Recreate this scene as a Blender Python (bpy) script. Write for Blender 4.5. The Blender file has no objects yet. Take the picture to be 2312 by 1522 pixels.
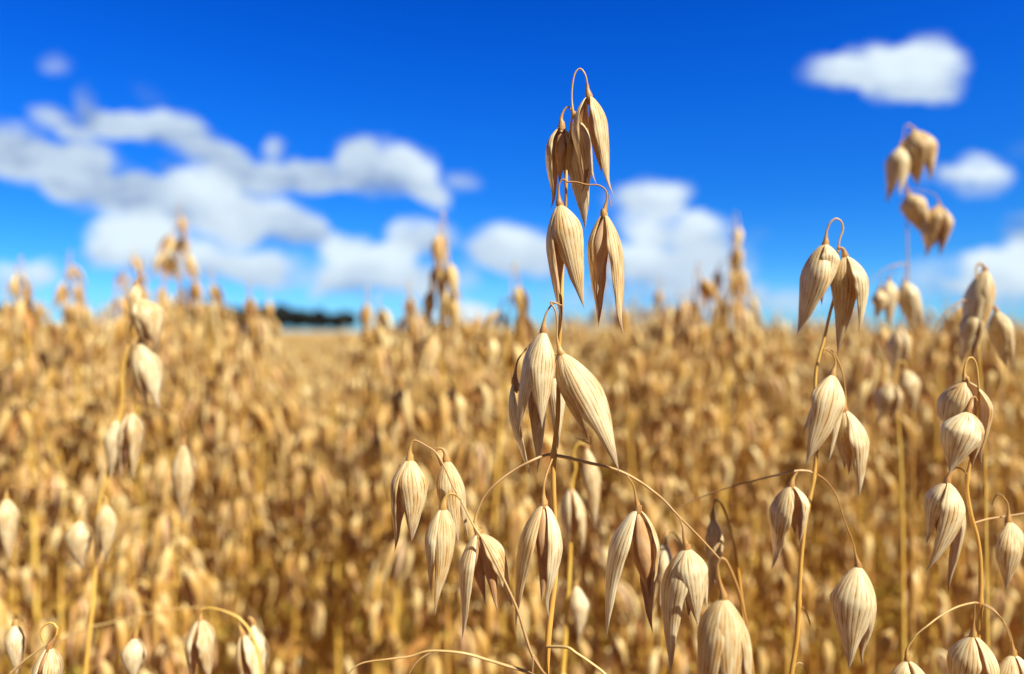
import bpy, math, random
import numpy as np
from mathutils import Vector, Matrix
R = math.radians
sc = bpy.context.scene
rng = random.Random(7)
nr = np.random.RandomState(11)

# ------------------------------------------------------------------ camera
CAMZ = 0.95
PITCH = math.atan(13.0 / 1669.8)
FOCUS = 0.1455
cd = bpy.data.cameras.new('camera')
cam = bpy.data.objects.new('camera', cd)
sc.collection.objects.link(cam)
cam.location = (0, 0, CAMZ)
cam.rotation_euler = (R(90) - PITCH, 0, 0)
cd.lens = 26; cd.sensor_width = 36; cd.sensor_fit = 'HORIZONTAL'
cd.clip_start = 0.01; cd.clip_end = 5000
cd.dof.use_dof = True
cd.dof.focus_distance = FOCUS
cd.dof.aperture_fstop = 9.2
sc.camera = cam
sc.cycles.adaptive_threshold = 0.015; sc.cycles.max_bounces = 7; sc.cycles.diffuse_bounces = 3; sc.cycles.transmission_bounces = 4; sc.cycles.glossy_bounces = 2

# ------------------------------------------------------------------ colour management, sun
sc.view_settings.view_transform = 'Standard'
sc.view_settings.look = 'None'
sc.view_settings.gamma = 1
sc.view_settings.exposure = 0.8
SUN_EL, SUN_AZ = 47, 131            # azimuth clockwise from +Y (the viewing direction)
sd = bpy.data.lights.new('sun', 'SUN'); sun = bpy.data.objects.new('sun', sd)
sc.collection.objects.link(sun)
sdir = Vector((math.sin(R(SUN_AZ)) * math.cos(R(SUN_EL)), math.cos(R(SUN_AZ)) * math.cos(R(SUN_EL)), math.sin(R(SUN_EL))))
sun.rotation_euler = sdir.to_track_quat('Z', 'Y').to_euler()
sd.energy = 5.0; sd.angle = R(0.5); sd.color = (1, 0.955, 0.83)

# ------------------------------------------------------------------ world: sky and clouds
F = 1669.8                           # focal length in photograph pixels
HORY = 748.0
wd = bpy.data.worlds.new('World'); sc.world = wd; wd.use_nodes = True
nt = wd.node_tree; nt.nodes.clear()
N = nt.nodes; L = nt.links
def nd(t, **k):
    n = N.new(t)
    for a, b in k.items(): setattr(n, a, b)
    return n
def mth(op, a, b=None, c=None, clamp=False):
    n = N.new('ShaderNodeMath'); n.operation = op; n.use_clamp = clamp
    for i, v in enumerate((a, b, c)):
        if v is None: continue
        if isinstance(v, (int, float)): n.inputs[i].default_value = v
        else: L.new(v, n.inputs[i])
    return n.outputs[0]
out = nd('ShaderNodeOutputWorld'); bg = nd('ShaderNodeBackground'); bg.inputs[1].default_value = 0.0875
L.new(bg.outputs[0], out.inputs[0])
sky = nd('ShaderNodeTexSky', sky_type='NISHITA'); sky.sun_disc = False
sky.sun_elevation = R(SUN_EL); sky.sun_rotation = R(SUN_AZ); sky.air_density = 1.0; sky.dust_density = 0.3; sky.ozone_density = 3.0
gm = nd('ShaderNodeGamma'); gm.inputs[1].default_value = 1.0
L.new(sky.outputs[0], gm.inputs[0])
hs = nd('ShaderNodeHueSaturation'); hs.inputs['Saturation'].default_value = 1.45; hs.inputs['Value'].default_value = 1.0; hs.inputs['Hue'].default_value = 0.505
L.new(gm.outputs[0], hs.inputs['Color'])
tc = nd('ShaderNodeTexCoord'); sp = nd('ShaderNodeSeparateXYZ'); L.new(tc.outputs['Generated'], sp.inputs[0])
# deep polarised blue: sky filtered by height; unseen overhead part muted to weaken blue fill
tr_ = nd('ShaderNodeValToRGB'); L.new(sp.outputs[2], tr_.inputs[0]); te = tr_.color_ramp.elements
TI = [(0.0, .30, .74, 1.50), (.04, .26, .66, 1.34), (.09, .16, .55, 1.06), (.175, .12, .53, 1.04), (.26, .12, .56, 1.11), (.335, .11, .54, 1.14), (.41, .12, .50, 1.10), (.65, .38, .30, .30)]
te[0].position = 0; te[1].position = .65
for k_, (p_, r_, g_, b_) in enumerate(TI):
    el = te[0] if k_ == 0 else te[len(te) - 1] if k_ == len(TI) - 1 else te.new(p_)
    el.color = (r_ / 1.6, g_ / 1.6, b_ / 1.6, 1)
tm = nd('ShaderNodeMix', data_type='RGBA', blend_type='MULTIPLY'); tm.inputs[0].default_value = 1; L.new(hs.outputs[0], tm.inputs[6]); 
# unseen sky behind the camera dimmed and warmed to weaken blue ambient light
az_ = nd('ShaderNodeMapRange', interpolation_type='SMOOTHSTEP'); L.new(sp.outputs[1], az_.inputs[0]); az_.inputs[1].default_value = -.3; az_.inputs[2].default_value = .5
tz = nd('ShaderNodeMix', data_type='RGBA'); L.new(az_.outputs[0], tz.inputs[0]); tz.inputs[6].default_value = (.24, .175, .155, 1); L.new(tr_.outputs[0], tz.inputs[7])
L.new(tz.outputs[2], tm.inputs[7])
tv = nd('ShaderNodeVectorMath', operation='SCALE'); L.new(tm.outputs[2], tv.inputs[0]); tv.inputs['Scale'].default_value = 1.6
dy = mth('MAXIMUM', sp.outputs[1], 0.05)
cx = nd('ShaderNodeCombineXYZ')
L.new(mth('DIVIDE', sp.outputs[0], dy), cx.inputs[0]); L.new(mth('DIVIDE', sp.outputs[2], dy), cx.inputs[1])
ns = nd('ShaderNodeTexNoise'); ns.inputs['Scale'].default_value = 9; ns.inputs['Detail'].default_value = 5; ns.inputs['Roughness'].default_value = 0.55
L.new(cx.outputs[0], ns.inputs['Vector'])
wv = nd('ShaderNodeVectorMath', operation='SUBTRACT'); L.new(ns.outputs['Color'], wv.inputs[0]); wv.inputs[1].default_value = (.5, .5, .5)
ws = nd('ShaderNodeVectorMath', operation='SCALE'); L.new(wv.outputs[0], ws.inputs[0]); ws.inputs['Scale'].default_value = 0.06
wa = nd('ShaderNodeVectorMath', operation='ADD'); L.new(cx.outputs[0], wa.inputs[0]); L.new(ws.outputs[0], wa.inputs[1])
# clouds: x, y, half width, half height, slope (deg, down to the right), density, brightness
CL = [(1885,165,75,34,0,.7,.75),(1985,150,85,55,0,1,.95),(2085,165,86,70,0,1,.9),(2050,200,100,42,5,.85,.85),
 (2205,392,78,52,0,1,.95),(2125,385,60,28,0,.4,.6),(2310,515,60,42,0,.6,.5),(2285,595,95,52,0,1,.95),(2150,625,120,50,0,.7,.75),(2270,655,110,45,0,.9,.8),
 (1480,440,90,48,0,1,.9),(1400,450,60,40,0,.5,.7),(1495,512,112,42,0,1,.95),(1590,530,60,48,0,.6,.8),(1500,590,140,55,0,.8,.75),(1470,600,90,40,0,.6,.95),(1610,620,110,80,0,.7,.65),(1450,665,260,45,0,.55,.6),(1740,672,150,34,0,.6,.7),
 (1155,555,95,52,0,1,.85),(1215,585,110,44,0,.8,.75),(1110,580,70,30,0,.6,.6),(915,530,48,34,0,.75,.8),(990,545,55,40,0,.75,.75),(945,560,80,26,0,.6,.65),
 (795,590,82,52,0,1,1),(885,595,62,46,0,1,1),(850,630,150,40,0,.75,.6),(1050,712,75,28,0,.9,1),(770,655,80,30,0,.45,.6),(1010,640,80,45,0,.6,.7),
 (455,435,80,60,0,1,1.05),(505,485,95,60,20,1,1),(600,500,130,52,10,.9,.72),(685,528,90,36,25,.7,.55),(285,530,95,55,0,1,.95),(360,555,120,50,10,1,1),(480,590,150,48,0,.9,.75),(610,605,95,36,0,.8,.75),(250,580,80,30,0,.6,.6),
 (0,340,110,66,0,.9,.65),(100,375,150,55,12,.9,.62),(215,405,150,62,18,.95,.62),(345,450,150,48,15,.95,.6),(430,480,80,30,10,.5,.6),(130,268,68,32,15,.7,.62),(190,330,70,42,20,.6,.6),(390,380,40,26,0,.35,.4),
 (192,232,30,62,-8,.5,.55),(236,268,70,26,24,.6,.6),(290,282,90,26,12,.7,.66),(365,282,100,38,8,.85,.72),(465,335,125,44,30,.85,.66),(555,385,125,46,18,.8,.64),(650,405,130,40,8,.8,.6),(745,400,100,42,0,.75,.62),(800,345,50,40,20,.6,.6),(865,360,90,50,5,.9,.75),(925,385,62,66,30,.95,.82),(960,435,60,36,40,.8,.7),(622,328,30,30,20,.5,.55),(700,372,60,22,10,.5,.55),(320,560,60,26,0,.9,1.0),(400,415,30,18,30,.35,.5),(540,455,110,30,24,.5,.55),(830,420,100,30,0,.6,.5),
 (35,628,100,34,0,.6,.75),(105,600,40,30,0,.5,.9),(120,138,44,26,0,.42,.7),(1040,412,48,24,0,.45,.6),(350,215,60,28,30,.22,.4),(1718,540,40,24,0,.22,.5),(2330,330,60,30,0,.2,.5)]
Dsum = None; Bsum = None
for (x, y, rx, ry, sl, de, br) in CL:
    mp = nd('ShaderNodeMapping', vector_type='TEXTURE')
    mp.inputs['Location'].default_value = ((x - 1156) / F, (HORY - y) / F, 0)
    mp.inputs['Rotation'].default_value = (0, 0, -R(sl))
    mp.inputs['Scale'].default_value = (rx * 1.22 / F, ry * 1.22 / F, 1)
    if Dsum is None: L.new(wa.outputs[0], mp.inputs['Vector'])
    else:                                  # one after the other: keeps the shader's memory small
        ch = nd('ShaderNodeVectorMath', operation='MULTIPLY_ADD'); L.new(Bsum, ch.inputs[0]); ch.inputs[1].default_value = (1e-7,) * 3
        L.new(wa.outputs[0], ch.inputs[2]); L.new(ch.outputs[0], mp.inputs['Vector'])
    dt = nd('ShaderNodeVectorMath', operation='DOT_PRODUCT'); L.new(mp.outputs[0], dt.inputs[0]); L.new(mp.outputs[0], dt.inputs[1])
    f = mth('SUBTRACT', 1.0, dt.outputs['Value'], clamp=True)
    Dsum = mth('MULTIPLY_ADD', f, de * 1.25, 0.0 if Dsum is None else Dsum)
    if br >= .72:                          # lit top, greyer underside
        sx = nd('ShaderNodeSeparateXYZ'); L.new(mp.outputs[0], sx.inputs[0])
        Bsum = mth('MULTIPLY_ADD', f, mth('MULTIPLY_ADD', sx.outputs[1], .32 * de * 1.25, de * br * 1.25), 0.0 if Bsum is None else Bsum)
    else: Bsum = mth('MULTIPLY_ADD', f, de * br * 1.25, 0.0 if Bsum is None else Bsum)
n2 = nd('ShaderNodeTexNoise'); n2.inputs['Scale'].default_value = 13; n2.inputs['Detail'].default_value = 5
L.new(cx.outputs[0], n2.inputs['Vector'])
sk_ = nd('ShaderNodeMapping'); sk_.inputs['Rotation'].default_value = (0, 0, R(22)); sk_.inputs['Scale'].default_value = (10, 34, 1); L.new(wa.outputs[0], sk_.inputs['Vector'])
n3 = nd('ShaderNodeTexNoise'); n3.inputs['Scale'].default_value = 1; n3.inputs['Detail'].default_value = 4; L.new(sk_.outputs[0], n3.inputs['Vector'])
Dst = mth('MULTIPLY', Dsum, mth('MULTIPLY_ADD', n3.outputs[0], 2.2, -0.1))
dn = mth('MULTIPLY', Dst, mth('MULTIPLY_ADD', n2.outputs[0], 2.0, 0.0))
mr = nd('ShaderNodeMapRange', interpolation_type='SMOOTHSTEP'); L.new(dn, mr.inputs[0])
mr.inputs['From Min'].default_value = 0.06; mr.inputs['From Max'].default_value = 1.15; mr.inputs['To Max'].default_value = 0.97
front = mth('GREATER_THAN', sp.outputs[1], 0.06)
alpha = mth('MULTIPLY', mr.outputs[0], front)
br = mth('DIVIDE', Bsum, mth('MAXIMUM', Dsum, 0.001))
br = mth('ADD', br, mth('MULTIPLY_ADD', n3.outputs[0], 0.5, -0.25)); br = mth('ADD', br, mth('MULTIPLY_ADD', n2.outputs[0], 0.7, -0.35))
cr = nd('ShaderNodeValToRGB'); L.new(br, cr.inputs[0])
e = cr.color_ramp.elements
e[0].position = 0.42; e[0].color = (0.20, 0.30, 0.50, 1); e[1].position = 1.0; e[1].color = (0.74, 0.86, 0.93, 1)
m = e.new(0.64); m.color = (0.50, 0.62, 0.76, 1)
csc = nd('ShaderNodeVectorMath', operation='SCALE'); L.new(cr.outputs[0], csc.inputs[0]); csc.inputs['Scale'].default_value = 7.3
mx = nd('ShaderNodeMix', data_type='RGBA'); L.new(alpha, mx.inputs[0]); L.new(tv.outputs[0], mx.inputs[6]); L.new(csc.outputs[0], mx.inputs[7])
L.new(mx.outputs[2], bg.inputs[0])

# ------------------------------------------------------------------ helpers
def P(px, py, d):
    """the point d metres in front of the lens seen at photograph pixel px, py"""
    x = (px - 1156) / F * d; u = (761 - py) / F * d
    c, s = math.cos(PITCH), math.sin(PITCH)
    return np.array((x, d * c + u * s, CAMZ - d * s + u * c))
class MB:
    def __init__(s): s.v = []; s.f = []; s.uv = []; s.m = []; s.n = 0
    def grid(s, pts, uvs, mi=0, wrap=False):
        """pts (nv, nu, 3)"""
        nv, nu = pts.shape[:2]
        s.v.append(pts.reshape(-1, 3))
        i, j = np.meshgrid(np.arange(nv - 1), np.arange(nu if wrap else nu - 1), indexing='ij')
        i = i.ravel(); j = j.ravel(); j2 = (j + 1) % nu
        f = np.stack([i * nu + j, i * nu + j2, (i + 1) * nu + j2, (i + 1) * nu + j], 1) + s.n
        u = uvs.reshape(-1, 2)
        s.f.append(f); s.uv.append(u); s.m.append(np.full(len(f), mi)); s.n += nv * nu
    def tube(s, pts, rad, seg=6, mi=0):
        pts = np.asarray(pts, float); n = len(pts)
        rad = np.broadcast_to(np.asarray(rad, float), (n,))
        t = np.gradient(pts, axis=0); t /= np.linalg.norm(t, axis=1)[:, None] + 1e-12
        ref = np.array((0.13, -1, 0.07)); fr = []
        a = np.cross(t[0], ref); a /= np.linalg.norm(a)
        for k in range(n):
            a = a - t[k] * a.dot(t[k]); a /= np.linalg.norm(a) + 1e-12; fr.append((a, np.cross(t[k], a)))
        an = np.arange(seg) / seg * 2 * math.pi
        g = np.array([pts[k] + rad[k] * (np.cos(an)[:, None] * fr[k][0] + np.sin(an)[:, None] * fr[k][1]) for k in range(n)])
        ln = np.concatenate([[0], np.cumsum(np.linalg.norm(np.diff(pts, axis=0), axis=1))])
        uv = np.stack(np.broadcast_arrays((an / 6.2832)[None, :], ln[:, None] * 20), -1)
        s.grid(g, uv, mi, wrap=True)
    def mesh(s, name, mats):
        me = bpy.data.meshes.new(name)
        v = np.concatenate(s.v); f = np.concatenate(s.f); uv = np.concatenate(s.uv); mi = np.concatenate(s.m)
        me.vertices.add(len(v)); me.vertices.foreach_set('co', v.ravel())
        me.loops.add(len(f) * 4); me.loops.foreach_set('vertex_index', f.ravel().astype(np.int32))
        me.polygons.add(len(f)); me.polygons.foreach_set('loop_start', np.arange(len(f), dtype=np.int32) * 4)
        me.polygons.foreach_set('material_index', mi.astype(np.int32))
        me.polygons.foreach_set('use_smooth', np.ones(len(f), bool))
        me.update(calc_edges=True)
        ul = me.uv_layers.new(name='UVMap'); ul.data.foreach_set('uv', uv[f.ravel()].ravel())
        for m_ in mats: me.materials.append(m_)
        me.validate(); return me
    def add(s, o, M=None):
        """append another builder, transformed"""
        for k in range(len(o.v)):
            v = o.v[k]
            if M is not None: v = v @ np.array(M.to_3x3()).T + np.array(M.translation)
            s.v.append(v); s.f.append(o.f[k] + s.n); s.uv.append(o.uv[k]); s.m.append(o.m[k])
        s.n += o.n
def link(name, data, parent=None, loc=(0, 0, 0)):
    o = bpy.data.objects.new(name, data); sc.collection.objects.link(o); o.location = loc
    if parent: o.parent = parent
    return o
def tag(o, label=None, cat=None, group=None, kind=None):
    if label: o['label'] = label
    if cat: o['category'] = cat
    if group: o['group'] = group
    if kind: o['kind'] = kind
    return o
def spline(pts, n):
    """Catmull-Rom through pts, n samples"""
    p = np.asarray(pts, float)
    if len(p) < 3: return p[0] + (p[-1] - p[0]) * np.linspace(0, 1, n)[:, None]
    q = np.vstack([2 * p[0] - p[1], p, 2 * p[-1] - p[-2]])
    d = np.concatenate([[0], np.cumsum(np.linalg.norm(np.diff(p, axis=0), axis=1) ** .7)])
    o = []
    for s_ in np.linspace(0, d[-1], n):
        k = min(max(np.searchsorted(d, s_, 'right') - 1, 0), len(p) - 2)
        t = (s_ - d[k]) / (d[k + 1] - d[k]); a, b, c, e_ = q[k:k + 4]
        o.append(.5 * (2 * b + (c - a) * t + (2 * a - 5 * b + 4 * c - e_) * t * t + (-a + 3 * b - 3 * c + e_) * t ** 3))
    return np.array(o)

# ------------------------------------------------------------------ materials
def mat(name):
    m_ = bpy.data.materials.new(name); m_.use_nodes = True
    t = m_.node_tree; t.nodes.clear(); return m_, t
class NT:
    def __init__(s, t): s.t = t
    def n(s, ty, ins=None, **k):
        x = s.t.nodes.new(ty)
        for a, b in k.items(): setattr(x, a, b)
        for a, b in (ins or {}).items():
            if hasattr(b, 'links') or isinstance(b, bpy.types.NodeSocket): s.t.links.new(b, x.inputs[a])
            else: x.inputs[a].default_value = b
        return x
    def m(s, op, a, b=0.0, c=0.0, clamp=False):
        x = s.n('ShaderNodeMath', {0: a, 1: b, 2: c}, operation=op); x.use_clamp = clamp; return x.outputs[0]
    def mix(s, f, a, b, bl='MIX'):
        x = s.n('ShaderNodeMix', {0: f, 6: a, 7: b}, data_type='RGBA', blend_type=bl); return x.outputs[2]
    def ramp(s, v, lo, hi):
        x = s.n('ShaderNodeMapRange', {0: v, 'From Min': lo, 'From Max': hi}, interpolation_type='SMOOTHSTEP'); return x.outputs[0]
def C(r, g, b): return (r, g, b, 1)
def husk_mat(name, pale, dark, vein, nv, transl, veinamt=1.0, rough=.5, inner_shade=C(.50, .27, .11), patch=False):
    m_, t = mat(name); g = NT(t)
    uv = g.n('ShaderNodeUVMap'); uv.uv_map = 'UVMap'
    s = g.n('ShaderNodeSeparateXYZ', {0: uv.outputs[0]}); u, v = s.outputs[0], s.outputs[1]
    oi = g.n('ShaderNodeObjectInfo'); rnd = oi.outputs['Random']
    ge = g.n('ShaderNodeNewGeometry')
    ra = g.n('ShaderNodeCombineXYZ', {0: g.m('MULTIPLY', u, 3.0), 1: g.m('MULTIPLY', v, 2.2), 2: g.m('MULTIPLY', rnd, 37.0)})
    nz = g.n('ShaderNodeTexNoise', {'Vector': ra.outputs[0], 'Scale': 2.2, 'Detail': 4.0})
    fb = g.n('ShaderNodeCombineXYZ', {0: g.m('MULTIPLY', u, 60.0), 1: g.m('MULTIPLY', v, 9.0), 2: g.m('MULTIPLY', rnd, 11.0)})
    nf = g.n('ShaderNodeTexNoise', {'Vector': fb.outputs[0], 'Scale': 1.0, 'Detail': 4.0, 'Roughness': .65})
    uu = g.m('ADD', u, g.m('MULTIPLY', g.m('SUBTRACT', nz.outputs[0], .5), .06))
    w = g.m('ABSOLUTE', g.m('SINE', g.m('MULTIPLY', uu, math.pi * nv)))
    line = g.m('SUBTRACT', 1.0, g.ramp(w, 0.08, 0.50))
    brk = g.ramp(g.m('ADD', nz.outputs[0], g.m('MULTIPLY', g.m('SUBTRACT', nf.outputs[0], .5), .9)), .25, .75)
    line = g.m('MULTIPLY', line, g.m('MULTIPLY_ADD', brk, .9, .1)); line = g.m('MULTIPLY', line, g.m('MULTIPLY_ADD', g.ramp(g.n('ShaderNodeTexNoise', {'Vector': g.n('ShaderNodeCombineXYZ', {0: g.m('MULTIPLY', u, 14.0), 2: g.m('MULTIPLY', rnd, 5.0)}).outputs[0], 'Scale': 1.0}).outputs[0], .3, .6), .35, .75))
    line = g.m('MULTIPLY', line, g.m('MULTIPLY', g.ramp(v, .0, .12), veinamt))
    base = g.mix(g.ramp(nz.outputs[0], .3, .72), pale, dark)
    base = g.mix(g.m('MULTIPLY', g.ramp(nf.outputs[0], .45, .8), .35), base, dark)
    base = g.mix(line, base, vein)
    tipf = g.m('MULTIPLY', g.ramp(g.m('ADD', v, g.m('MULTIPLY', g.m('SUBTRACT', nz.outputs[0], .5), .35)), .66, 1.0), .75)
    base = g.mix(tipf, base, C(.36, .26, .20))
    # small dark specks of dust and mould
    sk = g.n('ShaderNodeTexNoise', {'Vector': fb.outputs[0], 'Scale': 3.1, 'Detail': 2.0})
    base = g.mix(g.m('MULTIPLY', g.ramp(sk.outputs[0], .66, .76), .55), base, C(.16, .09, .05))
    hv = g.n('ShaderNodeHueSaturation', {'Hue': g.m('MULTIPLY_ADD', rnd, .014, .494), 'Saturation': g.m('MULTIPLY_ADD', rnd, -.25, 1.12), 'Value': g.m('MULTIPLY_ADD', rnd, .22, .88), 'Color': base})
    hc = hv.outputs[0]
    if patch:                              # riper, redder and greener heads side by side
        tq = g.n('ShaderNodeTexCoord'); pn = g.n('ShaderNodeTexNoise', {'Vector': tq.outputs['Object'], 'Scale': 55.0, 'Detail': 1.0})
        hc = g.mix(g.m('MULTIPLY', g.ramp(pn.outputs[0], .5, .68), .8), hc, C(.52, .27, .05))
        hc = g.mix(g.m('MULTIPLY', g.ramp(pn.outputs[0], .46, .30), .6), hc, C(.93, .82, .46))
    col = g.mix(g.m('MULTIPLY', ge.outputs['Backfacing'], .6), hc, inner_shade)  # shade inside the husk put into the colour of its back faces
    h = g.m('ADD', g.m('MULTIPLY', w, .6), g.m('MULTIPLY', nf.outputs[0], .55))
    bp = g.n('ShaderNodeBump', {'Height': h, 'Strength': .4, 'Distance': .00014})
    pr = g.n('ShaderNodeBsdfPrincipled', {'Base Color': col, 'Roughness': rough, 'Normal': bp.outputs[0], 'Specular IOR Level': .42})
    tr = g.n('ShaderNodeBsdfTranslucent', {'Color': g.mix(.5, col, C(.62, .30, .08)), 'Normal': bp.outputs[0]})
    ms = g.n('ShaderNodeMixShader', {0: transl, 1: pr.outputs[0], 2: tr.outputs[0]})
    o = g.n('ShaderNodeOutputMaterial', {0: ms.outputs[0]}); return m_
M_GL = husk_mat('glume_husk', C(.88, .75, .46), C(.72, .48, .21), C(.12, .04, .02), 11, .22, inner_shade=C(.38, .16, .08))
M_FL = husk_mat('floret_husk', C(.74, .50, .28), C(.60, .34, .15), C(.40, .20, .09), 5, .18, .35, .42)
M_FAR = husk_mat('field_husk', C(.91, .75, .38), C(.76, .50, .14), C(.28, .09, .03), 7, .22, .6, inner_shade=C(.46, .19, .07), patch=True)
def straw_mat(name, a, b, knob=None, rough=.45, transl=0.0):
    m_, t = mat(name); g = NT(t)
    tcx = g.n('ShaderNodeTexCoord'); oi = g.n('ShaderNodeObjectInfo')
    nz = g.n('ShaderNodeTexNoise', {'Vector': tcx.outputs['Object'], 'Scale': 60.0, 'Detail': 4.0})
    uv = g.n('ShaderNodeUVMap'); uv.uv_map = 'UVMap'
    mp = g.n('ShaderNodeMapping', {0: uv.outputs[0], 'Scale': (26, 2.5, 1)})
    st = g.n('ShaderNodeTexNoise', {'Vector': mp.outputs[0], 'Scale': 1.0, 'Detail': 3.0})
    col = g.mix(g.ramp(g.m('ADD', g.m('MULTIPLY', nz.outputs[0], .6), g.m('MULTIPLY', st.outputs[0], .4)), .34, .66), a, b)
    hv = g.n('ShaderNodeHueSaturation', {'Hue': g.m('MULTIPLY_ADD', oi.outputs['Random'], .02, .49), 'Value': g.m('MULTIPLY_ADD', oi.outputs['Random'], .25, .86), 'Color': col})
    bp = g.n('ShaderNodeBump', {'Height': st.outputs[0], 'Strength': .4, 'Distance': .0001})
    pr = g.n('ShaderNodeBsdfPrincipled', {'Base Color': hv.outputs[0], 'Roughness': rough, 'Normal': bp.outputs[0], 'Specular IOR Level': .45})
    last = pr.outputs[0]
    if transl:
        tr = g.n('ShaderNodeBsdfTranslucent', {'Color': hv.outputs[0]})
        last = g.n('ShaderNodeMixShader', {0: transl, 1: last, 2: tr.outputs[0]}).outputs[0]
    g.n('ShaderNodeOutputMaterial', {0: last}); return m_
M_STEM = straw_mat('straw_stem', C(.77, .52, .13), C(.62, .32, .05), rough=.38)
M_PED = straw_mat('pedicel', C(.56, .34, .11), C(.34, .15, .04), rough=.45)
M_BR = straw_mat('branch_straw', C(.62, .42, .18), C(.42, .23, .08), rough=.45)
M_LEAF = straw_mat('dry_leaf', C(.60, .33, .09), C(.40, .17, .04), rough=.55, transl=.3)
M_GREEN = straw_mat('yellow_leaf', C(.50, .42, .08), C(.56, .36, .07), rough=.5, transl=.3)
m_, t = mat('soil'); g = NT(t); M_SOIL = m_
tcx = g.n('ShaderNodeTexCoord')
nz = g.n('ShaderNodeTexNoise', {'Vector': tcx.outputs['Object'], 'Scale': 9.0, 'Detail': 8.0, 'Roughness': .7})
nb = g.n('ShaderNodeTexNoise', {'Vector': tcx.outputs['Object'], 'Scale': .02, 'Detail': 5.0})
bp = g.n('ShaderNodeBump', {'Height': nz.outputs[0], 'Strength': .8, 'Distance': .03})
pr = g.n('ShaderNodeBsdfPrincipled', {'Base Color': g.mix(g.ramp(nz.outputs[0], .35, .65), C(.15, .06, .028), C(.30, .14, .055)), 'Roughness': .95, 'Normal': bp.outputs[0]})
g.n('ShaderNodeOutputMaterial', {0: pr.outputs[0]})
m_, t = mat('distant_crop'); g = NT(t); M_CAN = m_
tcx = g.n('ShaderNodeTexCoord')
nz = g.n('ShaderNodeTexNoise', {'Vector': tcx.outputs['Object'], 'Scale': 14.0, 'Detail': 6.0, 'Roughness': .7})
nb = g.n('ShaderNodeTexNoise', {'Vector': tcx.outputs['Object'], 'Scale': .15, 'Detail': 4.0})
c1 = g.mix(g.ramp(nz.outputs[0], .35, .65), C(.34, .20, .07), C(.64, .46, .22))
c1 = g.mix(g.m('MULTIPLY', g.ramp(nb.outputs[0], .4, .6), .3), c1, C(.60, .40, .16))
bp = g.n('ShaderNodeBump', {'Height': nz.outputs[0], 'Strength': 1.0, 'Distance': .05})
pr = g.n('ShaderNodeBsdfPrincipled', {'Base Color': c1, 'Roughness': .9, 'Normal': bp.outputs[0]})
g.n('ShaderNodeOutputMaterial', {0: pr.outputs[0]})
def simple(name, a, b, scale, rough=.8, transl=0):
    m_, t = mat(name); g = NT(t); tcx = g.n('ShaderNodeTexCoord'); oi = g.n('ShaderNodeObjectInfo')
    nz = g.n('ShaderNodeTexNoise', {'Vector': tcx.outputs['Object'], 'Scale': scale, 'Detail': 4.0})
    hv = g.n('ShaderNodeHueSaturation', {'Value': g.m('MULTIPLY_ADD', oi.outputs['Random'], .5, .75), 'Color': g.mix(g.ramp(nz.outputs[0], .35, .65), a, b)})
    pr = g.n('ShaderNodeBsdfPrincipled', {'Base Color': hv.outputs[0], 'Roughness': rough})
    last = pr.outputs[0]
    g.n('ShaderNodeOutputMaterial', {0: last}); return m_
M_CROWN = simple('tree_leaves', C(.008, .013, .014), C(.018, .026, .022), .4)
M_BARK = simple('bark', C(.09, .065, .045), C(.14, .10, .07), 2.0)

# ------------------------------------------------------------------ husk surfaces
def unit(a): return a / (np.linalg.norm(a) + 1e-15)
def husk(mb, A, T, w, out, bow, rs, nu=41, nv=40, ridges=9, dep=.8, arc=190, curl=0.0, mi=0, peak=.33, close=0.0):
    """one boat-shaped husk from A to tip T; w its full width, out the direction its back faces"""
    A = np.asarray(A, float); T = np.asarray(T, float)
    Lv = T - A; ln = np.linalg.norm(Lv); a = Lv / ln
    out = unit(out - a * out.dot(a)); side = np.cross(a, out)
    t = np.linspace(0, 1, nv) ** .9
    peak = peak + (rs.rand() - .5) * .12; dep = dep * (.92 + .16 * rs.rand())
    x = np.clip((t - peak) / (1 - peak), 0, 1)
    wt = np.where(t < peak, .14 + .86 * np.sin(math.pi / 2 * np.clip(t / peak, 0, 1)) ** .9, np.clip(1 - x, 0, 1) ** 1.45 * (1 + .8 * x) * .94 + .06 * (1 - x ** 4))
    wt = wt * (1 + .03 * np.sin(t * 9 + rs.rand() * 6))
    B = np.sin(math.pi * t ** .66)
    tw = (rs.rand() - .5) * .5 * t + curl * t ** 3            # twist towards the tip
    sw = (rs.rand() - .5) * .10 * ln * np.sin(math.pi * t * 1.6) * t
    kick = (rs.rand() - .4) * .10 * ln * np.clip((t - .75) / .25, 0, 1) ** 2
    cen = A + a * (t * ln)[:, None] + out * (bow * B + kick)[:, None] + side * (sw)[:, None]
    sarr = np.linspace(-1, 1, nu)
    arcs = np.radians(arc + close * t * 60 + 25 * t ** 2)
    ph = sarr[None, :] * arcs[:, None] / 2 + tw[:, None]
    r = (w * .455 * wt)[:, None] * np.ones((1, nu))
    if ridges:
        # raised nerves that run from base to tip, and a crinkled edge
        r = r * (1 + .010 * np.abs(np.sin(math.pi * ridges * (sarr[None, :] + 1) / 2)) ** .6)
        r = r * (1 + .022 * np.sin(t[:, None] * 13 + sarr[None, :] * 4 + rs.rand() * 6) * rs.rand())
        edge = np.clip((np.abs(sarr[None, :]) - .8) / .2, 0, 1)
        r = r * (1 + edge * (.03 + .05 * rs.rand()) * np.sin(t[:, None] * (17 + 16 * rs.rand()) + rs.rand() * 6 + np.sign(sarr)[None, :] * 2))
    r = r * (1 - .05 * (np.abs(sarr)[None, :] > 2))
    pts = cen[:, None, :] + side * (r * np.sin(ph))[..., None] + out * (r * dep * (np.cos(ph)))[..., None]
    uv = np.stack(np.broadcast_arrays((sarr[None, :] + 1) / 2, t[:, None]), -1)
    # orientation: normals outwards (checked: side x along)
    mb.grid(pts, uv, mi)
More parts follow.
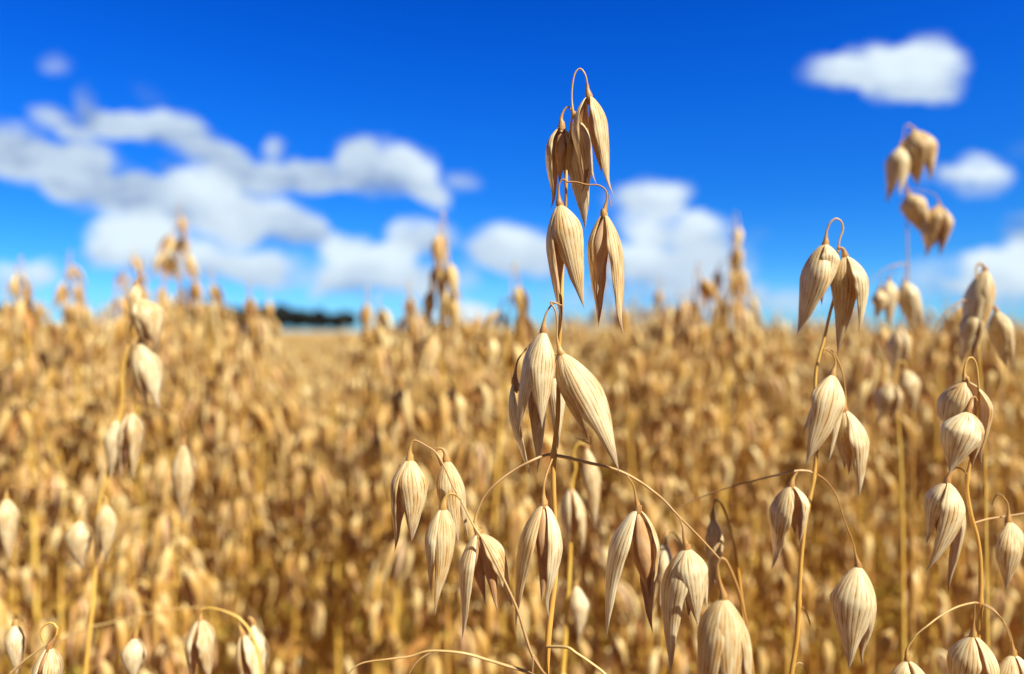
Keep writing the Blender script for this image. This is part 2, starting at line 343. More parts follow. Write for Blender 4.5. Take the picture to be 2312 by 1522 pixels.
def azdir(az):
    """0 faces the camera, 90 right, -90 left, 180 away"""
    return np.array((math.sin(R(az)), -math.cos(R(az)), 0.0))

class Plant:
    """an oat plant traced at its own distance: Empty at its foot, stem, branches and spikelets as parts"""
    def __init__(s, name, d, foot, label, group=None):
        s.d = d; s.rs = np.random.RandomState(abs(hash(label)) % 1000 if False else sum(map(ord, label)) % 997)
        s.foot = np.array((foot[0], foot[1], 0.0))
        s.root = link(name, None, loc=s.foot); s.root.empty_display_size = .02
        tag(s.root, label, 'oat plant', group)
    def px(s, pts, d=None):
        """list of (x, y[, d offset in mm])"""
        d = d or s.d
        return np.array([P(p[0], p[1], d + (p[2] * .001 if len(p) > 2 else 0)) for p in pts])
    def loc(s, mb):
        for k in range(len(mb.v)): mb.v[k] = mb.v[k] - s.foot
        return mb
    def stem(s, pts, r0, r1, ground=True, nodes=()):
        q = s.px(pts)
        if ground:                                   # carry on down to the foot
            top = q[-1]; e_ = q[-1] - q[-2]; e_ = e_ / abs(e_[2])
            k = [top + e_ * .03]
            for h in (.8, .62, .4, .2, .0):
                f_ = 1 - (h / top[2]); k.append(np.array((top[0] + (s.foot[0] - top[0]) * f_, top[1] + (s.foot[1] - top[1]) * f_, h)))
            k = [z for z in k if z[2] < top[2] - .02]
            q = np.vstack([q, k])
        n = len(q) * 16; q = spline(q, n)
        r = np.linspace(0, 1, n); z = (q[0][2] - q[:, 2]) / (q[0][2] - (P(0, 1522, s.d)[2])); z = np.clip(z, 0, 1.6)
        rad = r0 + (r1 - r0) * z ** .8
        mb = MB()
        for (nx, ny) in nodes:                       # joints
            c = P(nx, ny, s.d); dd = np.linalg.norm(q - c, axis=1); rad = rad * (1 + .45 * np.exp(-(dd / .0011) ** 2))
        mb.tube(q, rad, 12); link('stem', s.loc(mb).mesh('stem', [M_STEM]), s.root)
    def branch(s, pts, r0=.00034, r1=.0002, d=None):
        q = spline(s.px(pts, d), len(pts) * 8); mb = MB()
        wob = s.rs.rand(3) * 6
        mb.tube(q, np.linspace(r0 * .72, r1 * .72, len(q)), 8); return link('branch', s.loc(mb).mesh('branch', [M_BR]), s.root)
    def spike(s, A, G, Fl=(), ped=None, dd=0, rp=.0002, knob=1.0, res=(41, 40), lab=None):
        """A attach px; G glumes (tipx, tipy, width px, azimuth, bow px[, tip offset mm]); Fl florets likewise; ped the pedicel's px"""
        d = s.d + dd * .001; k = d / F
        a = P(A[0], A[1], d)
        # callus and florets are the spikelet's own mesh
        mb = MB()
        down = unit(P(G[0][0], G[0][1], d) - a)
        mb.tube([a - down * .0012, a - down * .0002, a + down * .0010, a + down * .0020], np.array([.0005, .00078, .00062, .00015]) * knob, 10)
        for f_ in Fl:
            T = P(f_[0], f_[1], d + (f_[5] if len(f_) > 5 else 0) * .001)
            husk(mb, a + down * .0006 + azdir(f_[3]) * .0004, T, f_[2] * k, azdir(f_[3]), f_[4] * k, s.rs, 25, 30, 5, .85, 300, mi=1, peak=.4)
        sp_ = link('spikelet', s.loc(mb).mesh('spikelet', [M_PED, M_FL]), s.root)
        if lab: sp_['label'] = lab
        for f_ in G:
            T = P(f_[0], f_[1], d + (f_[5] if len(f_) > 5 else 0) * .001)
            g_ = MB(); o_ = azdir(f_[3])
            husk(g_, a + o_ * .0003, T, f_[2] * k, o_, f_[4] * k, s.rs, res[0], res[1], 11, .62 if abs(f_[3]) > 60 else .72, f_[6] if len(f_) > 6 else 182)
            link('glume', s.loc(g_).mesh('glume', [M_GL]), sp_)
        if ped:
            q = s.px(ped, d); q[-1] = a - down * .0004
            q = spline(q, len(ped) * 9); n = len(q); dist = np.linalg.norm(q - a, axis=1)
            rad = rp * .8 + .0006 * knob * np.exp(-(dist / .0017) ** 1.4)
            p_ = MB(); p_.tube(q, rad, 10); link('pedicel', s.loc(p_).mesh('pedicel', [M_PED]), sp_)
        return sp_

# ------------------------------------------------------------------ ground
mb = MB()
xs = np.array([-2500, -300, -60, -12, -3, 0, 3, 12, 60, 300, 2500.]); gx, gy = np.meshgrid(xs, xs)
mb.grid(np.stack([gx, gy, gx * 0], -1), np.stack([gx, gy], -1))
tag(link('ground', mb.mesh('ground', [M_SOIL])), kind='structure')

# ------------------------------------------------------------------ the sharp plant in the middle
p = Plant('oat_plant', FOCUS, (0.012, 0.165), 'sharp tall oat plant in the centre foreground, its tip highest in the blue sky')
p.stem([(1328,217),(1326,190),(1321,168),(1310,155),(1298,166),(1292,196),(1291,225),(1293,253),(1289,280,1),(1281,353,1),(1278,414),(1277,464,1),(1272,560,2),(1269,640,1),(1266,710),(1262,790,1),(1261,870,1),(1259,946),(1250,1029),(1250,1115),(1253,1200,2),(1254,1290,2),(1246,1365,2),(1238,1441,1),(1233,1514,1),(1226,1640)],
       .00016, .00064, nodes=((1293,253),(1278,410),(1250,1029)))
# top
p.spike((1330,219), [(1374,447,84,66,5,-1),(1326,441,98,-112,8,1)], [(1352,395,32,40,4)], [(1326,190),(1327,205),(1330,219)], rp=.00022, lab='topmost spikelet with one sunlit and one shaded husk')
p.spike((1302,268), [(1323,524,70,-30,6,2),(1340,420,40,60,4,3)], [], [(1291,252),(1296,256),(1302,268)], dd=4)
p.spike((1268,288), [(1250,474,84,-108,5),(1276,425,70,100,2,2)], [(1266,420,30,-10,4)], [(1292,252),(1285,243),(1280,242),(1272,252),(1267,268),(1268,288)], dd=3)
p.spike((1264,464), [(1317,701,76,14,10,-1),(1272,738,92,-104,8,2)], [(1266,655,34,-10,3,1)], [(1278,408),(1271,405),(1263,415),(1261,437),(1264,464)], dd=-2.5)
p.spike((1364,486), [(1405,768,76,64,6,-1),(1354,744,88,-118,4)], [(1343,668,38,-8,3)], [(1278,411),(1300,411),(1325,417),(1350,418),(1366,428),(1371,445),(1367,466),(1364,486)], dd=-1)
# silvery torn fibres at two husk tips
for q_ in ([(1375,440),(1376,452),(1378,458),(1377,462),(1381,465),(1380,468),(1382,467)], [(1325,432),(1327,446),(1326,456),(1328,462),(1327,470),(1329,472)], [(1330,1000),(1322,998),(1311,993),(1299,988)], [(1332,985),(1334,997),(1331,1004),(1324,1000)]):
    a_ = MB(); a_.tube(spline(p.px([(x_, y_, -1) for x_, y_ in q_]), 24), np.linspace(.00014, .00005, 24), 5)
    link('awn', p.loc(a_).mesh('awn', [M_BR]), p.root)
# second whorl
p.spike((1227,750), [(1217,968,68,8,5,-2),(1164,995,72,-66,5,1)], [(1196,940,30,-30,4)], [(1261,683),(1247,687),(1234,706),(1229,725),(1227,750)], dd=-2.5)
p.spike((1268,800), [(1411,1064,90,34,6,-2),(1330,1000,76,-84,5,1)], [(1318,985,26,-20,3,1)], [(1268,690),(1250,683),(1243,684),(1253,700),(1258,728),(1257,758),(1261,780),(1268,800)], dd=-3)
p.spike((1163,865), [(1200,1086,66,-84,4),(1192,915,26,60,3)], [], [(1210,765),(1188,788),(1170,812),(1164,838),(1163,865)], dd=2)
p.spike((1212,838), [(1213,1042,40,-20,6),(1218,1078,34,25,4)], [], [(1262,800),(1235,800),(1215,815),(1212,838)], dd=4)
p.spike((1252,850), [(1263,1020,44,-10,4)], [], [(1262,790),(1256,815),(1252,850)], dd=5)
# long arching branches of the third whorl
p.branch([(1250,1028),(1243,1026),(1225,1030),(1195,1043,-1),(1160,1062,-1),(1120,1092,-2),(1092,1124,-2),(1075,1162,-2)], .0004, .00027)
p.branch([(1250,1028),(1275,1032,-1),(1320,1043,-2),(1360,1052,-3),(1400,1064,-4),(1440,1085,-4),(1470,1106,-5),(1499,1130,-5),(1534,1168,-6),(1565,1198,-6),(1592,1226,-6),(1625,1262,-6)], .00048, .0002)
p.spike((1080,1206), [(1047,1450,82,-76,5,-1),(1157,1374,84,78,10,1)], [(1089,1366,34,-10,2,1),(1129,1380,36,30,6)], [(1075,1162,0),(1072,1180),(1075,1194),(1080,1206)], dd=-2, rp=.00026)
p.spike((1228,1141), [(1159,1429,92,-80,6,-1),(1226,1398,98,82,12)], [(1232,1362,46,0,6,-2)], [(1247,1036,2),(1237,1062,1),(1229,1090),(1227,1118),(1228,1141)], dd=-3.5, rp=.00026)
p.spike((1440,1152), [(1360,1440,88,-78,8,-1),(1458,1432,90,112,14)], [(1462,1352,52,15,8,1),(1445,1280,26,-20,2)], [(1413,1068,1),(1420,1080),(1431,1099),(1436,1125),(1440,1152)], dd=-4.5)
p.spike((1550,1240), [(1504,1518,88,-66,8,-1),(1572,1416,86,22,8,-2),(1596,1380,80,84,6,1)], [(1560,1395,40,20,4,1)], [(1534,1168,1),(1541,1190),(1544,1215),(1550,1240)], dd=-8)
p.branch([(1236,1460),(1280,1462,-3),(1300,1474,-4),(1330,1494,-5),(1366,1522,-6),(1410,1570,-7)], .00042, .0003)
# left low branch, crossing in front
p.branch([(1233,1525),(1223,1514,-3),(1201,1478,-5),(1184,1428,-6),(1165,1369,-7),(1128,1289,-7),(1095,1225,-6),(1070,1188,-5),(1041,1130,-4),(1020,1092,-3),(1004,1056,-3),(983,1021,-3),(961,1006,-3),(943,996,-3),(934,995,-3)], .00042, .0002)
p.spike((925,1038), [(892,1253,84,-100,4),(937,1222,74,16,6,-2),(932,1232,62,84,14,2)], [(905,1180,30,-20,2)], [(943,996),(934,995),(928,1003),(925,1020),(925,1038)], dd=-3, rp=.00022)
p.spike((1008,1040), [(1031,1232,62,-4,4,-1),(1056,1218,52,84,6,3)], [], [(1000,1050,0),(994,1036),(986,1022),(990,1013),(1000,1015),(1006,1026),(1008,1040)], dd=1, rp=.0002)
p.spike((1000,1148), [(972,1345,78,-84,6),(988,1388,58,30,6,-2),(1004,1330,66,84,8,1)], [(996,1300,30,20,2)], [(1040,1129,-1),(1030,1118),(1015,1115),(1005,1126),(1000,1148)], dd=-5, rp=.00022)
p.branch([(1226,1545),(1197,1520,-2),(1143,1503,-3),(1107,1492,-3),(1052,1476,-4),(998,1470,-4),(961,1471,-4),(925,1482,-4),(871,1489,-5),(816,1498,-5),(787,1521,-5),(775,1555,-5)], .0005, .0002)
p.branch([(975,1472,-4),(950,1487,-4),(935,1503,-4),(923,1524,-4),(918,1560,-4)], .00028, .0002)
p.branch([(1223,1514,-2),(1212,1490,-4),(1204,1480,-5),(1203,1500,-5),(1202,1525,-5)], .00026, .0002)

# ------------------------------------------------------------------ right foreground plant
p = Plant('oat_plant', .161, (0.095, 0.19), 'slightly soft oat plant right of centre, top spikelets paired under a thin white loop')
p.stem([(1893,560),(1896,540),(1903,518),(1899,500),(1885,494),(1871,508),(1865,530)], .00018, .00018, ground=False)
p.stem([(1893,556),(1888,600),(1888,650),(1873,711),(1861,764),(1848,810),(1841,852),(1841,920),(1844,980),(1843,1025),(1837,1078),(1826,1140),(1817,1185),(1808,1270),(1803,1363),(1799,1440),(1788,1514),(1778,1600)], .00026, .00052, nodes=((1836,1078),(1803,1363)))
p.spike((1863,553), [(1812,762,84,-62,8,-1),(1858,680,70,44,5,-2)], [(1850,690,34,-10,3,1)], [(1885,494),(1873,506),(1866,526),(1863,553)], dd=-1)
p.spike((1908,580), [(1943,756,84,60,8,-2),(1901,805,64,-36,4)], [(1910,730,34,0,3,2)], [(1893,562),(1899,560),(1905,566),(1908,580)], dd=-1)
p.spike((1879,848), [(1822,1053,88,4,8,-2),(1868,1063,52,60,9,1),(1812,990,34,-70,6,3)], [], [(1858,800),(1862,788),(1880,800),(1886,820),(1879,848)], dd=-2, lab='spikelet with a dark kernel tip poking out on its left')
p.spike((1907,928), [(1941,1128,88,56,8,-1),(1905,1060,60,-70,4,1)], [(1915,1075,38,0,3)], [(1858,795),(1868,786),(1885,802),(1901,838),(1909,892),(1907,928)], dd=0)
p.branch([(1838,1070),(1825,1064),(1800,1063),(1780,1067),(1745,1075,3),(1700,1086,5),(1640,1102,8),(1571,1127,12),(1525,1151,14)], .00038, .00015)
p.spike((1786,1098), [(1750,1290,84,-78,6,-1),(1806,1228,76,84,8)], [(1790,1210,40,0,3)], [(1825,1064),(1805,1062),(1792,1078),(1786,1098)], dd=0)
p.spike((1937,1280), [(1910,1513,96,-30,8,-2),(1940,1511,84,82,10,1)], [(1936,1430,40,20,4,1)], [(1843,1070),(1862,1083),(1880,1105),(1893,1132),(1908,1180),(1925,1222),(1931,1250),(1937,1280)], dd=-3)
p.branch([(1803,1363),(1812,1372,2),(1822,1386,3),(1830,1410,4)], .0003, .0002)
p.branch([(1788,1514),(1800,1498),(1812,1500),(1822,1522),(1826,1560)], .00028, .0002)

# ------------------------------------------------------------------ far right foreground plant
p = Plant('oat_plant', .158, (0.155, 0.20), 'slightly soft oat plant with a wavy yellow stem near the right edge')
p.stem([(2177,858),(2177,835),(2182,815),(2193,807),(2203,820),(2208,852),(2210,904),(2207,950),(2201,1005),(2188,1055),(2183,1100),(2192,1160),(2208,1221),(2214,1288),(2213,1363),(2211,1410),(2208,1460),(2206,1522),(2204,1600)], .00022, .00056, nodes=((2184,1078),(2212,1363)))
p.spike((2180,862), [(2142,1048,94,-80,12),(2205,1052,98,96,12)], [(2180,1000,44,0,4,1)], [(2177,835),(2177,848),(2180,862)], dd=2)
p.spike((2185,932), [(2140,1070,90,-30,8,-2),(2192,1058,78,80,6)], [(2170,1050,40,0,4,2)], [(2206,905,0),(2200,896),(2192,905),(2185,932)], dd=-2)
p.spike((2138,1090), [(2097,1296,88,34,14,-2),(2092,1230,76,-96,5,1),(2136,1346,60,80,18,5)], [(2110,1215,40,-30,3)], [(2184,1072),(2172,1060),(2158,1056),(2146,1066),(2138,1090)], dd=-1)
p.spike((2276,1178), [(2264,1334,66,5,8,-1),(2290,1290,44,60,10,2)], [], [(2262,1118),(2274,1135),(2277,1155),(2276,1178)], dd=4)
p.branch([(2196,1182),(2230,1172,3),(2275,1165,6),(2330,1156,8)], .0003, .0002)
p.branch([(2240,1140,7),(2250,1118,5),(2264,1118,4)], .0002, .0002)
p.branch([(2212,1363),(2200,1361,-1),(2175,1366,-2),(2151,1375,-3),(2120,1393,-4),(2095,1412,-5),(2070,1432,-5),(2061,1445,-5)], .00034, .0002)
p.spike((2048,1492), [(2030,1640,50,-55,14),(2070,1640,56,50,16)], [(2050,1600,30,0,3)], [(2061,1445),(2052,1458),(2047,1472),(2048,1492)], dd=-5, knob=.8)
p.spike((2197,1437), [(2165,1660,96,-80,8,-1),(2232,1650,96,64,12,-1)], [(2196,1590,52,0,6)], [(2210,1362),(2201,1364),(2200,1385),(2198,1412),(2197,1437)], dd=-4)
p.branch([(2212,1363),(2225,1366,-1),(2245,1378,-2),(2265,1405,-3),(2276,1428,-3),(2282,1450,-3)], .0003, .0002)
p.spike((2287,1478), [(2262,1640,60,-50,16),(2310,1650,60,50,16)], [(2290,1590,36,0,3)], [(2214,1364,1),(2238,1376),(2262,1398),(2280,1430),(2287,1478)], dd=-3)

# ------------------------------------------------------------------ two spikelets close to the lens
p = Plant('oat_plant', .128, (0.05, 0.10), 'very near blurred fat spikelet drooping at the bottom edge, right of the sharp plant')
p.spike((1633,1352), [(1590,1650,96,-70,14,-1),(1648,1620,92,12,8,-3),(1690,1640,92,84,14)], [(1655,1560,44,20,4)], [(1660,1700),(1700,1560,3),(1680,1380,2),(1640,1268),(1621,1272),(1622,1300),(1633,1352)], rp=.0003)
p.stem([(1660,1690),(1664,1760),(1668,1830)], .0003, .0006)
# ------------------------------------------------------------------ softer plants between
def soft_plant(d, foot, label, stem, spikes, branches=(), r=(.0003, .0007), group=None):
    q = Plant('oat_plant', d, foot, label, group)
    q.stem(stem, r[0], r[1])
    for b in branches: q.branch(b, .0004, .0002)
    for s_ in spikes:
        A, w, T, o = s_[:4]; w = w * .92; ped = s_[4] if len(s_) > 4 else [(A[0] + 6, A[1] - 34), (A[0] + 4, A[1] - 16), A]
        dx, dy = T[0] - A[0], T[1] - A[1]
        if o == 0:   G = [(T[0], T[1], w, 8, 8, -1), (T[0] + w * .15, T[1] - dy * .06, w * .8, 165, 6, 2)]
        elif o == 1: G = [(T[0] - w * .26, T[1], w * 1.1, -80, w * .06), (T[0] + w * .3, T[1] - dy * .05, w * 1.1, 82, w * .08)]
        else:        G = [(T[0] - w * .1, T[1], w * 1.1, -76, w * .06), (T[0] + w * .3, T[1] - dy * .1, w, 50, w * .1, -1)]
        q.spike(A, G, [(T[0], A[1] + dy * .8, w * .5, 0, 3)], ped, res=(21, 24), dd=s_[5] if len(s_) > 5 else 0)
    return q
soft_plant(.225, (-.15, .24), 'blurred leaning oat plant in the left foreground, darker spikelets halfway down',
  [(330,780),(322,740),(319,690),(318,660),(313,643),(306,636),(300,660),(297,733),(279,830),(272,927),(242,1072),(224,1145),(212,1327),(203,1420),(194,1508),(186,1600)],
  [((309,644),34,(304,742),0),((318,676),74,(342,800),2,[(309,636),(316,648),(318,676)]),((316,776),66,(342,940),2,[(298,720),(306,730),(314,750),(316,776)]),((296,932),58,(286,1092),1,[(277,905),(290,905),(296,932)]),
   ((264,948),46,(250,1082),0,[(276,905),(268,915),(264,948)]),((415,1004),56,(414,1186),0,[(276,906),(330,913),(385,928),(412,950),(415,1004)]),
   ((181,1176),62,(180,1292),0,[(224,1122),(200,1122),(184,1140),(181,1176)]),((238,1140),50,(228,1285),2,[(226,1118),(238,1124),(238,1140)]),
   ((14,1126),54,(4,1290),2,[(222,1114),(150,1106),(70,1101),(20,1100),(14,1126)])],
  [[(198,1416),(240,1408),(330,1386),(430,1372),(500,1378),(545,1396)],[(198,1420),(150,1440),(60,1488),(24,1516),(0,1540)]], (.00026, .0007))
soft_plant(.19, (-.11, .21), 'softly blurred pair of pale spikelets at the bottom left, hanging under a thin arched branch',
  [(452,1378),(470,1372),(500,1378),(545,1400),(575,1450),(590,1530),(600,1620)],
  [((452,1400),70,(450,1560),1,[(470,1372),(456,1378),(452,1400)]),((548,1434),56,(580,1600),1,[(545,1400),(540,1410),(548,1434)]),((572,1410),54,(592,1580),0,[(560,1396),(566,1396),(572,1410)],6),((305,1440),56,(300,1550),0)],(), (.0002, .0005))
soft_plant(.155, (-.15, .17), 'small opened spikelet with a thin curled loop in the bottom left corner',
  [(100,1452),(92,1430),(100,1412),(118,1406),(130,1420),(124,1440),(110,1470),(104,1560),(90,1640)],
  [((112,1462),64,(96,1610),1,[(130,1420),(124,1440),(112,1462)]),((35,1410),44,(40,1530),0,[(60,1440,4),(50,1400,4),(35,1410)],14)],[[(24,1520),(60,1488),(100,1460),(112,1456)]], (.0002, .0005))
soft_plant(.215, (.06, .23), 'blurred golden spikelets just behind the stem of the sharp central plant',
  [(1330,1010),(1310,1000),(1296,1020),(1300,1060),(1292,1100),(1285,1300),(1270,1522),(1265,1600)],
  [((1324,1012),48,(1348,1200),0),((1288,1104),64,(1300,1262),1,[(1298,1062),(1292,1080),(1288,1104)]),((1300,1322),50,(1312,1450),0),((1270,1520),60,(1270,1640),0)],(), (.0003, .0008))
soft_plant(.175, (.09, .20), 'soft narrow striped spikelet hanging alone right of the central plant, above the nearest fat one',
  [(1609,1150),(1611,1135),(1616,1127),(1630,1140),(1650,1200),(1668,1300),(1690,1522),(1700,1620)],
  [((1609,1170),48,(1608,1342),0,[(1618,1128),(1611,1140),(1609,1170)]),((1500,1226),56,(1470,1400),2,[(1560,1260,4),(1530,1212,3),(1508,1200,1),(1500,1226)],6)],(), (.00025, .0006))
soft_plant(.29, (.22, .33), 'blurred tall oat plant against the sky at upper right, bare thin stem below its spikelets',
  [(2062,292),(2056,282),(2046,284),(2040,310),(2045,400),(2048,500),(2050,595),(2052,640),(2058,800),(2062,1000),(2060,1200),(2062,1522),(2064,1600)],
  [((2064,296),78,(2082,422),2,[(2046,284),(2056,284),(2064,296)]),((2032,334),58,(2012,462),2,[(2042,320),(2036,318),(2032,334)]),((2052,440),58,(2086,532),2,[(2046,420),(2050,424),(2052,440)]),
   ((2120,466),66,(2106,586),1,[(2048,430),(2080,430),(2112,440),(2120,466)]),((2006,634),46,(2002,748),0,[(2050,595),(2020,600),(2006,634)]),((2042,638),50,(2072,760),2,[(2050,597),(2044,612),(2042,638)]),
   ((2030,742),50,(2026,860),1,[(2053,680),(2036,700),(2030,742)])],
  [[(2050,595),(2010,602),(1980,622),(1955,650)]], (.00018, .00045))
soft_plant(.215, (.22, .25), 'blurred drooping spikelets against the sky at the right edge, beside a thin arched branch',
  [(2222,608),(2216,596),(2205,600),(2206,700),(2210,800),(2222,1000),(2230,1522),(2232,1600)],
  [((2224,612),66,(2184,810),2,[(2205,600),(2216,596),(2224,612)]),((2200,700),52,(2180,830),1),((2250,704),52,(2276,832),2,[(2207,690),(2236,682),(2250,704)])],
  [[(2206,680),(2170,680),(2130,710),(2100,760)]], (.0002, .0005))
soft_plant(.27, (.20, .33), 'blurred brown spikelets hanging between the two right foreground plants',
  [(2045,830),(2038,815),(2022,830),(2024,900),(2035,1100),(2040,1522),(2042,1600)],
  [((2044,836),56,(2060,930),0),((2014,866),60,(1996,960),1),((1985,655),40,(1978,720),0)],(), (.0003, .0008))

# ------------------------------------------------------------------ the plants of the field
def spike_builder(kind, rs, lo=False):
    nu, nv = (7, 9) if lo else (11, 14)
    mb = MB(); A = np.zeros(3); ln = .0240 * (.9 + .2 * rs.rand())
    mb.tube([(0, 0, .006), (0, 0, .002), (0, 0, -.001)], [.00025, .0006, .0004], 5, 2)
    sp = {'closed': .03, 'half': .09, 'open': .2}[kind]
    for s_ in (-1, 1):
        T = np.array((s_ * sp * ln * (.8 + .4 * rs.rand()), .08 * ln * rs.randn(), -ln * (.92 + .1 * rs.rand())))
        husk(mb, A, T, .0064, np.array((s_, .15 * rs.randn(), 0)), .0016 + .0012 * (kind != 'closed'), rs, nu, nv, 0, .8, 195, mi=0)
    husk(mb, A, np.array((.001, 0, -ln * .8)), .0036, np.array((0, -1., 0)), .0003, rs, 6, 8, 0, .8, 300, mi=1)
    return mb
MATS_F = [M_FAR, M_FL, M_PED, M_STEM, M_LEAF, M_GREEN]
SK = ['closed', 'closed', 'closed', 'half', 'half', 'open']
SP_HI = [spike_builder(k, np.random.RandomState(20 + i)) for i, k in enumerate(SK)]
SP_LO = [spike_builder(k, np.random.RandomState(20 + i), True) for i, k in enumerate(SK)]
SP_ME = [b.mesh('spikelet', MATS_F) for b in SP_HI]
H0 = .95                              # height at which a plant is modelled, tip of the panicle
def leaf_builder(rs, z, green=False):
    mb = MB(); az = rs.rand() * 6.28; ln = .12 + .12 * rs.rand(); n = 14
    t = np.linspace(0, 1, n); rise = .25 + .75 * rs.rand()
    x = ln * t * (.35 + .3 * rs.rand()); zz = z + ln * (rise * t - (rise + .5 * rs.rand()) * t ** 2.2)
    c = np.stack([x * math.cos(az), x * math.sin(az), zz], 1); sd_ = np.array((-math.sin(az), math.cos(az), 0))
    w = .0042 * np.sin(math.pi * np.clip(t * .9 + .12, 0, 1)) ** .6; tw = t * (rs.rand() - .5) * 5
    g = np.stack([c + (sd_ * np.cos(tw)[:, None] + np.array((0, 0, 1)) * np.sin(tw)[:, None]) * (w * k)[:, None] + np.array((0, 0, -.001)) * (k * k) for k in (-1, 0, 1)], 1)
    mb.grid(g, np.stack(np.broadcast_arrays(np.array((0, .5, 1))[None], t[:, None]), -1), 5 if green else 4)
    return mb
def gen_plant(seed, lo):
    rs = np.random.RandomState(seed); seg = 4 if lo else 6
    st = MB(); lean = (rs.randn(2) * .012)
    def ax(z): f_ = max(0, (z - .4) / .55); return np.array((lean[0] * f_ ** 2, lean[1] * f_ ** 2, z))
    zs = np.linspace(0, H0 - .012, 12 if lo else 16); q = np.array([ax(z) for z in zs])
    rad = np.interp(zs, [0, .7, H0], [.0022, .0016, .0003]); st.tube(q, rad, seg, 3)
    sl = []
    zt = H0 - .012; k = 0
    az0 = rs.rand() * 6.28
    whorl = [(.0, 1), (.012, 2), (.028, 3), (.052, 3), (.082, 4), (.118, 3), (.156, 3)]
    for wi, (dz, nb) in enumerate(whorl):
        c = ax(zt - dz)
        for b in range(nb):
            az = az0 + wi * 1.1 + b * 6.283 / nb + rs.randn() * .4; az0 += .1
            ln = (.004 + dz * .22) * (.4 + 1.1 * rs.rand()); h = ln * (.35 + .4 * rs.rand())
            dirv = np.array((math.cos(az), math.sin(az), 0))
            end = c + dirv * ln * .85 + np.array((0, 0, h * .6 - .006))
            mid = c + dirv * ln * .5 + np.array((0, 0, h * .75))
            if wi == 0: end = c + dirv * .004 + np.array((0, 0, -.002)); mid = c + dirv * .002 + np.array((0, 0, .010))
            qq = spline([c, c * .6 + mid * .4 + np.array((0, 0, .002)), mid, end], 5 if lo else 8)
            st.tube(qq, np.linspace(.00035, .0002, len(qq)), 3 if lo else 4, 3)
            sl.append((end, rs.randint(6), rs.rand() * 6.28, rs.randn(2) * .12 + dirv[[1, 0]] * np.array((.16, -.16))))
            if ln > .022 and rs.rand() < .6:
                c2 = qq[len(qq) // 2]; e2 = c2 + np.array((math.cos(az + 1), math.sin(az + 1), 0)) * .008 + np.array((0, 0, -.008))
                st.tube(spline([c2, (c2 + e2) / 2 + np.array((0, 0, .005)), e2], 4), .0002, 3, 3)
                sl.append((e2, rs.randint(6), rs.rand() * 6.28, rs.randn(2) * .15))
    lv = [leaf_builder(rs, .40 + .12 * i + .06 * rs.rand(), rs.rand() < .15) for i in range(3)]
    return st, sl, lv
def sp_matrix(s_):
    e_, v, rz, tl = s_
    return Matrix.Translation(Vector(e_)) @ Matrix.Rotation(tl[0], 4, 'X') @ Matrix.Rotation(tl[1], 4, 'Y') @ Matrix.Rotation(rz, 4, 'Z')
NV = 7
protos = []; joined = []
for v in range(NV):
    st, sl, lv = gen_plant(300 + v, False)
    protos.append((st.mesh('stem', MATS_F), sl, [l.mesh('leaf', MATS_F) for l in lv]))
    st, sl, lv = gen_plant(300 + v, True)
    j = MB(); j.add(st)
    for l in lv: j.add(l)
    for s_ in sl: j.add(SP_LO[s_[1]], sp_matrix(s_))
    joined.append(j.mesh('oat_plant', MATS_F))
ALL = []
proto_obj = {}
def place_plant(x, y, top, v, rz, tx, ty, detailed, label, group, sc_=1.0):
    """top: height of the panicle tip above the ground"""
    if detailed:
        if v not in proto_obj:
            r_ = link('oat_plant', None); r_.empty_display_size = .02
            st, sl, lv = protos[v]
            link('stem', st, r_)
            for l in lv: link('leaf', l, r_)
            for s_ in sl: link('spikelet', SP_ME[s_[1]], r_).matrix_basis = sp_matrix(s_)
            proto_obj[v] = r_; o = r_
        else:
            src = proto_obj[v]; o = src.copy(); sc.collection.objects.link(o)
            for ch in list(src.children):
                if ch.parent is not src: continue
                c = ch.copy(); sc.collection.objects.link(c); c.parent = o
    else:
        o = link('oat_plant', joined[v])
    o.location = (x, y, top - H0 * sc_); o.rotation_euler = (tx, ty, rz); o.scale = (sc_,) * 3
    tag(o, label, 'oat plant', group); ALL.append(o); return o
def at_px(px, py, d, v, detailed, label, group=None, rz=None):
    t = P(px, py, d)
    sc_ = max(1.0, (t[2] + .01) / H0)
    return place_plant(t[0], t[1], t[2], v, rng.random() * 6.28 if rz is None else rz, 0, 0, detailed, label, group, sc_)
G_BG = 'blurred oat plants filling the field behind'
